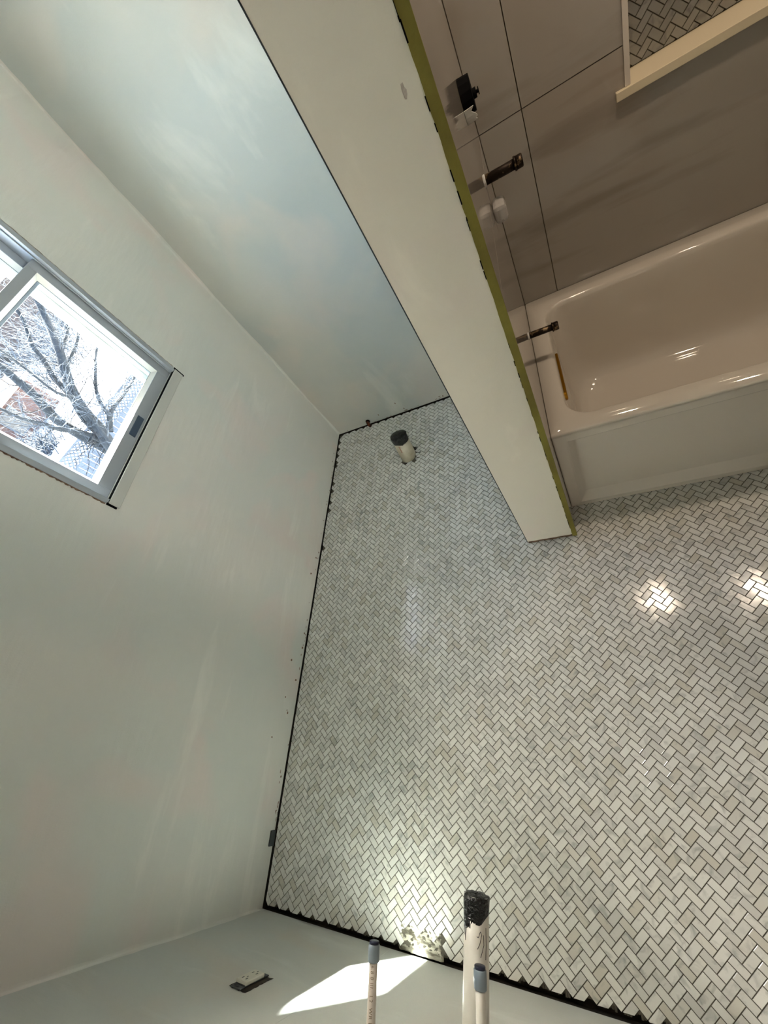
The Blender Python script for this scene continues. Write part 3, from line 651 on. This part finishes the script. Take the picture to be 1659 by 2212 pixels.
for (nm, lab, x, yt, zz) in (('water_supply_stub', 'thin cream water pipe with grey cap crossing the sunlit patch', .835, -2.1395, .634), ('water_supply_stub', 'thin white water pipe with grey cap, over the wide drain stub', 1.047, -2.128, .640)):
    t, B0, B1 = ypipe(nm, lab, x, zz, yt, .008, (.004 if x < .9 else -.004, 0)); ax = (B1-B0).normalized()
    mm = M['cpvc'] if x < .9 else M['pvc']
    b = MB(); b.tube([B0, B0.lerp(B1, .5), B1-ax*.006], .0080 if x < .9 else .0084, 20); b.build('pipe', mm, t)
    b = MB(); rr0 = .0108; b.tube([B1-ax*.0285, B1-ax*.027, B1-ax*.014, B1-ax*.005, B1-ax*.004], [.0098, rr0, rr0*1.03, rr0, .0098], 24); b.build('cap', M['cap'], t)
    b = MB(); b.tube([B1-ax*.0045, B1-ax*.0005, B1], [.0094, .0094, .0088], 20); b.build('cap_insert', M['capdark'], t)
    if x < .9:
        cu_ = bpy.data.curves.new('pipe_print', 'FONT'); cu_.body = '6.8 8 III.  L2  WR ECTS  SARUE'; cu_.size = .0085; cu_.space_character = 1.12
        tmp = bpy.data.objects.new('tmp', cu_); COL.objects.link(tmp); dg = bpy.context.evaluated_depsgraph_get(); me = bpy.data.meshes.new_from_object(tmp.evaluated_get(dg)); bpy.data.objects.remove(tmp, do_unlink=True)
        bm = bmesh.new(); bm.from_mesh(me); bmesh.ops.subdivide_edges(bm, edges=[e for e in bm.edges if e.calc_length() > .002], cuts=2)
        ux = Vector((.25, 0, 1)); ux = (ux-ax*ux.dot(ax)).normalized(); vx = Vector((1, 0, -.25)).normalized(); r = .0080
        for vv in bm.verts:
            s, tt = vv.co.x, vv.co.y-.0022; a = tt/r; vv.co = B1-ax*(.031+s)+(ux*math.cos(a)+vx*math.sin(a))*(r+.0002)
        bm.to_mesh(me); bm.free(); me.materials.append(M['inkb']); me.name = 'pipe_print'; link('pipe_print', me, t)
# ------------------------------------------------------------ outlet
t = thing('wall_outlet', 'ivory duplex outlet loose in its ragged cutout, front wall near the corner', 'outlet', (.376, YF, .438))
b = MB(); rr = random.Random(14); hole = []
cx, cz, hw, hh = .376, .4385, .029, .050
per = []
for k in range(48):
    a = 2*math.pi*k/48; c, s = math.cos(a), math.sin(a); m_ = max(abs(c)/hw, abs(s)/hh); j = 1+rr.uniform(-.07, .05); per.append((cx+c/m_*j, cz+s/m_*j))
b.add([(x, YF+.0006, z) for x, z in per], [tuple(range(48))]); b.build('cutout', M['dark'], t)
b = MB(); b.bbox(cx-.020, cx+.012, YF+.0008, YF+.006, cz-.036, cz+.036, .002); b.build('outlet_body', M['bluebox'], t)
b = MB(); b.bbox(cx-.0215, cx+.0135, YF+.0035, YF+.0125, cz-.033, cz+.034, .0025); f_ = b.build('outlet_face', M['outlet'], t)
b = MB()
for zc in (-.017, .018):
    for (dx, dz, l) in ((-.0065, .003, .004), (.0065, .003, .004), (0, -.007, .0022)): b.box(cx-.004+dx-.0011, cx-.004+dx+.0011, YF+.012, YF+.0128, cz+zc+dz-l, cz+zc+dz+l)
b.build('slots', M['bluebox'], f_)
for s in (-1, 1):
    b = MB(); zc = cz+s*.0435; b.bbox(cx-.021, cx+.013, YF+.001, YF+.004, zc-.0075, zc+.0075, .001); b.tube([(cx-.004, YF+.003, zc), (cx-.004, YF+.006, zc)], .0035, 8); b.tube([(cx-.014, YF+.003, zc), (cx-.014, YF+.0055, zc)], .003, 8); b.build('mounting_ear', M['bluebox'], t)

# ------------------------------------------------------------ lamps
def can_light(x, y, label, power, col):
    t = thing('recessed_lamp', label, 'lamp', (x, y, ZC), 'recessed lamps over the tub')
    b = MB(); n = 32
    b.ring([[(x+r*math.cos(2*math.pi*i/n), y+r*math.sin(2*math.pi*i/n), z) for i in range(n)] for r, z in ((.078, ZC), (.076, ZC-.006), (.060, ZC-.006), (.056, ZC-.001))], True); b.build('trim_ring', M['ceil'], t)
    b = MB(); b.tube([(x, y, ZC-.0025), (x, y, ZC-.0005)], .055, 28); b.build('lens', emis('lens_glow', col, power*1.5), t)
    ld = bpy.data.lights.new('bulb', 'AREA'); ld.shape = 'DISK'; ld.size = .11; ld.energy = power; ld.color = col
    lo = bpy.data.objects.new('bulb', ld); COL.objects.link(lo); lo.parent = t; lo.location = (0, 0, -.008)
can_light(1.71, -.525, 'recessed warm ceiling lamp over the tub, nearer the partition', TUB_LAMP, (1, .81, .62))
can_light(2.38, -.53, 'recessed warm ceiling lamp over the far end of the tub', TUB_LAMP, (1, .81, .62))
HL = Vector((2.94, -3.3, .85))  # added fill light, placed to reach the partition end and left wall
t = thing('hall_fill', 'added globe light in the unseen hall, fill through the doorway', 'lamp', (3.2, HL.y, HL.z))
b = MB(); b.tube([(3.199, HL.y, HL.z), (3.18, HL.y, HL.z)], .06, 28); b.tube([(3.18, HL.y, HL.z), (HL.x+.09, HL.y, HL.z)], .012, 12); b.build('bracket', M['bead'], t)
b = MB(); n = 28; b.ring([[(HL.x+.1*math.sin(p)*math.cos(2*math.pi*i/n), HL.y+.1*math.sin(p)*math.sin(2*math.pi*i/n), HL.z+.1*math.cos(p)) for i in range(n)] for p in [math.pi*(k+.02)/14.04 for k in range(15)]], True, True, True); b.build('globe', emis('fill_glow', (1, .93, .84), HALL_FILL), t)

# ------------------------------------------------------------ outside
b = MB(); b.box(-160, -.9, -60, 160, -3.3, -3.0); g = b.build('snowy_ground', M['snow']); struct(g, 'sunlit snow covering the yards outside the window', 'ground')
b = MB(); b.box(-.715, -.13, -6, 3, 2.6, 2.72); struct(b.build('sun_block', M['siding']), 'unseen slab added above the window to cut the sun, outdoors', 'sun_block')  # added out of view, blocks sun through the upper sash
tree = thing('bare_tree', 'large leafless tree filling the view through the window', 'tree', (-8.2, 3.7, -3))
LIMBS = dict(
 A=([(-8.1,3.75,-2.4),(-8.0,3.89,-1.5),(-8.0,4.15,-1.09),(-8.05,4.38,-.63),(-8.0,4.69,-.2),(-7.9,5.09,.19),(-8.0,5.53,.53),(-8.1,5.93,.84),(-8.0,6.18,1.3),(-8.0,6.4,2.0)], .15, .035),
 B=([(-8.2,3.8,-2.2),(-8.4,4.04,-1.64),(-8.4,4.0,-1.06),(-8.5,4.07,-.48),(-8.4,4.23,.09),(-8.4,4.34,.53),(-8.4,4.4,.8),(-8.5,4.5,1.6)], .14, .05),
 C=([(-8.0,4.15,-1.25),(-7.8,4.42,-1.08),(-7.8,4.59,-.82),(-7.8,4.85,-.6),(-7.75,5.24,-.39),(-7.8,5.64,-.25),(-7.8,5.95,-.19),(-7.8,6.3,-.1)], .05, .02),
 D=([(-7.95,4.2,-1.3),(-7.9,4.63,-1.1),(-7.9,5.1,-1.13),(-7.9,5.52,-1.17),(-7.9,5.95,-1.16),(-7.9,6.3,-1.1)], .055, .02),
 E=([(-8.3,4.03,-1.5),(-8.2,4.02,-1.26),(-8.2,3.92,-.84),(-8.2,3.73,-.54),(-8.2,3.63,-.22),(-8.2,3.51,.06),(-8.2,3.45,.5)], .07, .025),
 F=([(-8.1,4.0,-1.4),(-8.3,4.25,-1.06),(-8.3,4.39,-.73),(-8.3,4.69,-.35),(-8.3,4.79,-.01),(-8.3,5.03,.32),(-8.35,5.25,.65),(-8.3,5.61,.99),(-8.3,5.9,1.5)], .085, .03),
 G=([(-7.8,3.6,-1.7),(-7.7,3.77,-1.35),(-7.7,4.08,-.75),(-7.7,4.25,-.34),(-7.65,4.1,-.04),(-7.7,4.2,.51),(-7.7,4.24,.84),(-7.7,4.25,1.4)], .045, .015),
 H=([(-8.3,4.75,-.3),(-8.5,4.93,-.24),(-8.5,5.46,-.06),(-8.5,6.14,.03),(-8.5,6.52,.15),(-8.5,6.9,.2)], .06, .03),
 I=([(-8.0,4.95,.05),(-8.1,5.16,.17),(-8.1,5.67,.28),(-8.1,6.1,.4),(-8.1,6.5,.5)], .05, .03))
b = MB(); b.tube([(-8.25,3.6,-3.1),(-8.2,3.68,-2.6),(-8.15,3.75,-2.2),(-8.1,3.85,-1.8)], [.30, .24, .22, .2], 14); b.build('trunk', M['bark'], tree)
rg = random.Random(77)
for k, (pts, r0, r1) in LIMBS.items():
    n = len(pts); b = MB()
    sm = []
    for i in range(n-1):
        p0, p1, p2, p3 = [Vector(pts[max(0, min(n-1, i+d))]) for d in (-1, 0, 1, 2)]
        for j in range(3):
            t_ = j/3; sm.append(.5*((2*p1)+(p2-p0)*t_+(2*p0-5*p1+4*p2-p3)*t_*t_+(3*p1-p0-3*p2+p3)*t_**3))
    sm.append(Vector(pts[-1])); b.tube(sm, [r0+(r1-r0)*i/(len(sm)-1) for i in range(len(sm))], 10, True, .06, rg); b.build('limb', M['bark'], tree)
def twigs(seed, count, rmax, lmin, lmax, m, name, parent):
    rg = random.Random(seed); b = MB(); keys = list(LIMBS)
    def grow(p, d, l, r, depth):
        pts = [p]; steps = 5
        for i in range(steps):
            d = (d+Vector((rg.gauss(0, .22), rg.gauss(0, .22), rg.gauss(.03, .22)))).normalized(); p = p+d*l/steps; pts.append(p)
            if depth > 0 and rg.random() < .62: grow(p, (d+Vector((rg.gauss(0, .7), rg.gauss(0, .7), rg.gauss(.1, .6)))).normalized(), l*rg.uniform(.35, .7), r*.6, depth-1)
        b.tube(pts, [r*(1-.75*i/steps) for i in range(steps+1)], 3, False)
    for _ in range(count):
        pts, r0, r1 = LIMBS[rg.choice(keys)]; i = rg.randrange(1, len(pts)-1); p = Vector(pts[i]).lerp(Vector(pts[i+1]), rg.random())
        d = Vector((rg.gauss(0, .5), rg.gauss(0, 1), rg.gauss(.25, .8))).normalized(); grow(p, d, rg.uniform(lmin, lmax), rmax*rg.uniform(.6, 1), 2)
    o = b.build(name, m, parent); o['kind'] = 'stuff'
twigs(1, 230, .010, .4, 1.3, M['twig'], 'twigs', tree)
twigs(2, 60, .014, .5, 1.4, M['twigd'], 'twigs', tree)
# fence with a lattice top, seen from its shaded side
P0 = Vector((-10.4, 2.65, 0)); P1 = Vector((-7.0, 8.42, 0)); dr = (P1-P0).normalized(); nr = Vector((-dr.y, dr.x, 0)); LEN = (P1-P0).length
fe = thing('garden_fence', 'pale board fence with a lattice top crossing the snowy yard', 'fence', (P0.x, P0.y, -3))
def obox(b, s0, s1, z0, z1, th, off=0.):
    c = [P0+dr*s0+nr*(off-th/2), P0+dr*s1+nr*(off-th/2), P0+dr*s1+nr*(off+th/2), P0+dr*s0+nr*(off+th/2)]
    vs = [(p.x, p.y, z0) for p in c]+[(p.x, p.y, z1) for p in c]; b.add(vs, [(0,3,2,1),(4,5,6,7),(0,1,5,4),(1,2,6,5),(2,3,7,6),(3,0,4,7)])
zt = -1.2; zl = zt-.36; s = 0.
while s < LEN:
    b = MB(); obox(b, s, min(s+.142, LEN), -2.98, zl-.03, .018, rg.uniform(-.002, .002)); b.build('board', M['fence'], fe); s += .148
for k in range(4):
    b = MB(); sp = k*LEN/3; obox(b, sp-.05, sp+.05, -3.0, zt+.04, .10, .06); b.build('post', M['fence'], fe)
b = MB(); obox(b, 0, LEN, zt-.03, zt+.02, .05); obox(b, 0, LEN, zl-.03, zl+.02, .05); b.build('rail', M['fence'], fe)
b = MB(); h = zt-zl
def slat(sa, za, sb, zb, off):
    d = Vector((sb-sa, zb-za)); nn = Vector((-d.y, d.x)).normalized()*.019
    c = [(sa+nn.x, za+nn.y), (sb+nn.x, zb+nn.y), (sb-nn.x, zb-nn.y), (sa-nn.x, za-nn.y)]
    vs = [tuple((P0+dr*a+nr*(off-.004)).xy)+(z,) for a, z in c]+[tuple((P0+dr*a+nr*(off+.004)).xy)+(z,) for a, z in c]
    b.add(vs, [(0, 1, 2, 3), (7, 6, 5, 4), (0, 1, 5, 4), (2, 3, 7, 6)])
s = 0
while s < LEN-h: slat(s, zl, s+h, zt, -.006); slat(s+h, zl, s, zt, .006); s += .105
o = b.build('lattice', M['fence'], fe); o['kind'] = 'stuff'
def house(name, label, x, y, wx, wy, h, wm, rm, ang, z0=-3, rise=1.4, rows=2, cols=3):
    t = thing(name, label, 'building', (x, y, z0)); t.rotation_euler = (0, 0, ang)
    def part(b, nm, m, par=t):
        me = bpy.data.meshes.new(nm); me.from_pydata(b.v, [], b.f); me.update(); me.materials.append(m); o = bpy.data.objects.new(nm, me); COL.objects.link(o); o.parent = par; return o
    b = MB(); b.box(-wx/2, wx/2, -wy/2, wy/2, 0, h); part(b, 'wall', wm)
    b = MB(); e = .4; vs = [(-wx/2-e, -wy/2-e, h), (wx/2+e, -wy/2-e, h), (wx/2+e, wy/2+e, h), (-wx/2-e, wy/2+e, h), (0, -wy/2-e, h+rise), (0, wy/2+e, h+rise)]
    b.add(vs, [(0, 3, 2, 1), (0, 1, 4), (2, 3, 5), (0, 4, 5, 3), (1, 2, 5, 4)]); part(b, 'roof', rm)
    for r in range(rows):
        for c in range(cols):
            yc = -wy/2+wy*(c+.5)/cols; zc = h*(r+.55)/rows
            b = MB(); b.box(wx/2, wx/2+.05, yc-.5, yc+.5, zc-.6, zc+.6); f = part(b, 'window', M['siding'])
            b = MB(); b.box(wx/2+.05, wx/2+.06, yc-.42, yc+.42, zc-.52, zc+.52); part(b, 'pane', M['darkglass'], f)
    return t
house('brick_house', 'distant brown brick house behind the tree, left in the window', -41, 25, 8, 14, 4.6, M['brick'], M['roofsnow'], -.3)
house('sided_house', 'distant pale house with snowy roof near the top of the view', -44, 41, 8, 10, 4.4, M['siding'], M['roofsnow'], -.2)
house('garden_shed', 'orange wooden shed low in the left of the window view', -24, 11.5, 3, 4.2, 1.7, M['shed'], M['shed'], -.2, rise=.5, rows=1, cols=1)
def shrub(x, y, r, label, seed, h=1.6):
    t = thing('shrub', label, 'shrub', (x, y, -3)); rg = random.Random(seed); b = MB()
    for i in range(170):
        p = Vector((x+rg.gauss(0, r*.25), y+rg.gauss(0, r*.25), -3)); d = Vector((rg.gauss(0, .6), rg.gauss(0, .6), 1)).normalized(); l = h*rg.uniform(.5, 1.1)
        pts = [p]
        for k in range(4): d = (d+Vector((rg.gauss(0, .3), rg.gauss(0, .3), rg.gauss(0, .1)))).normalized(); p = p+d*l/4; pts.append(p)
        b.tube(pts, [.03, .025, .02, .015, .008], 3, False)
    o = b.build('branches', M['shrub'], t); o['kind'] = 'stuff'
shrub(-26, 17.5, 4.5, 'dark leafless shrub on the snow, behind the middle of the tree', 3, 2.2)
shrub(-30, 22.5, 4.5, 'dark leafless shrub farther off, before the brick house', 4, 3.8)
shrub(-19, 8.6, 2.2, 'dark leafless shrub beside the orange shed', 5, 1.5)
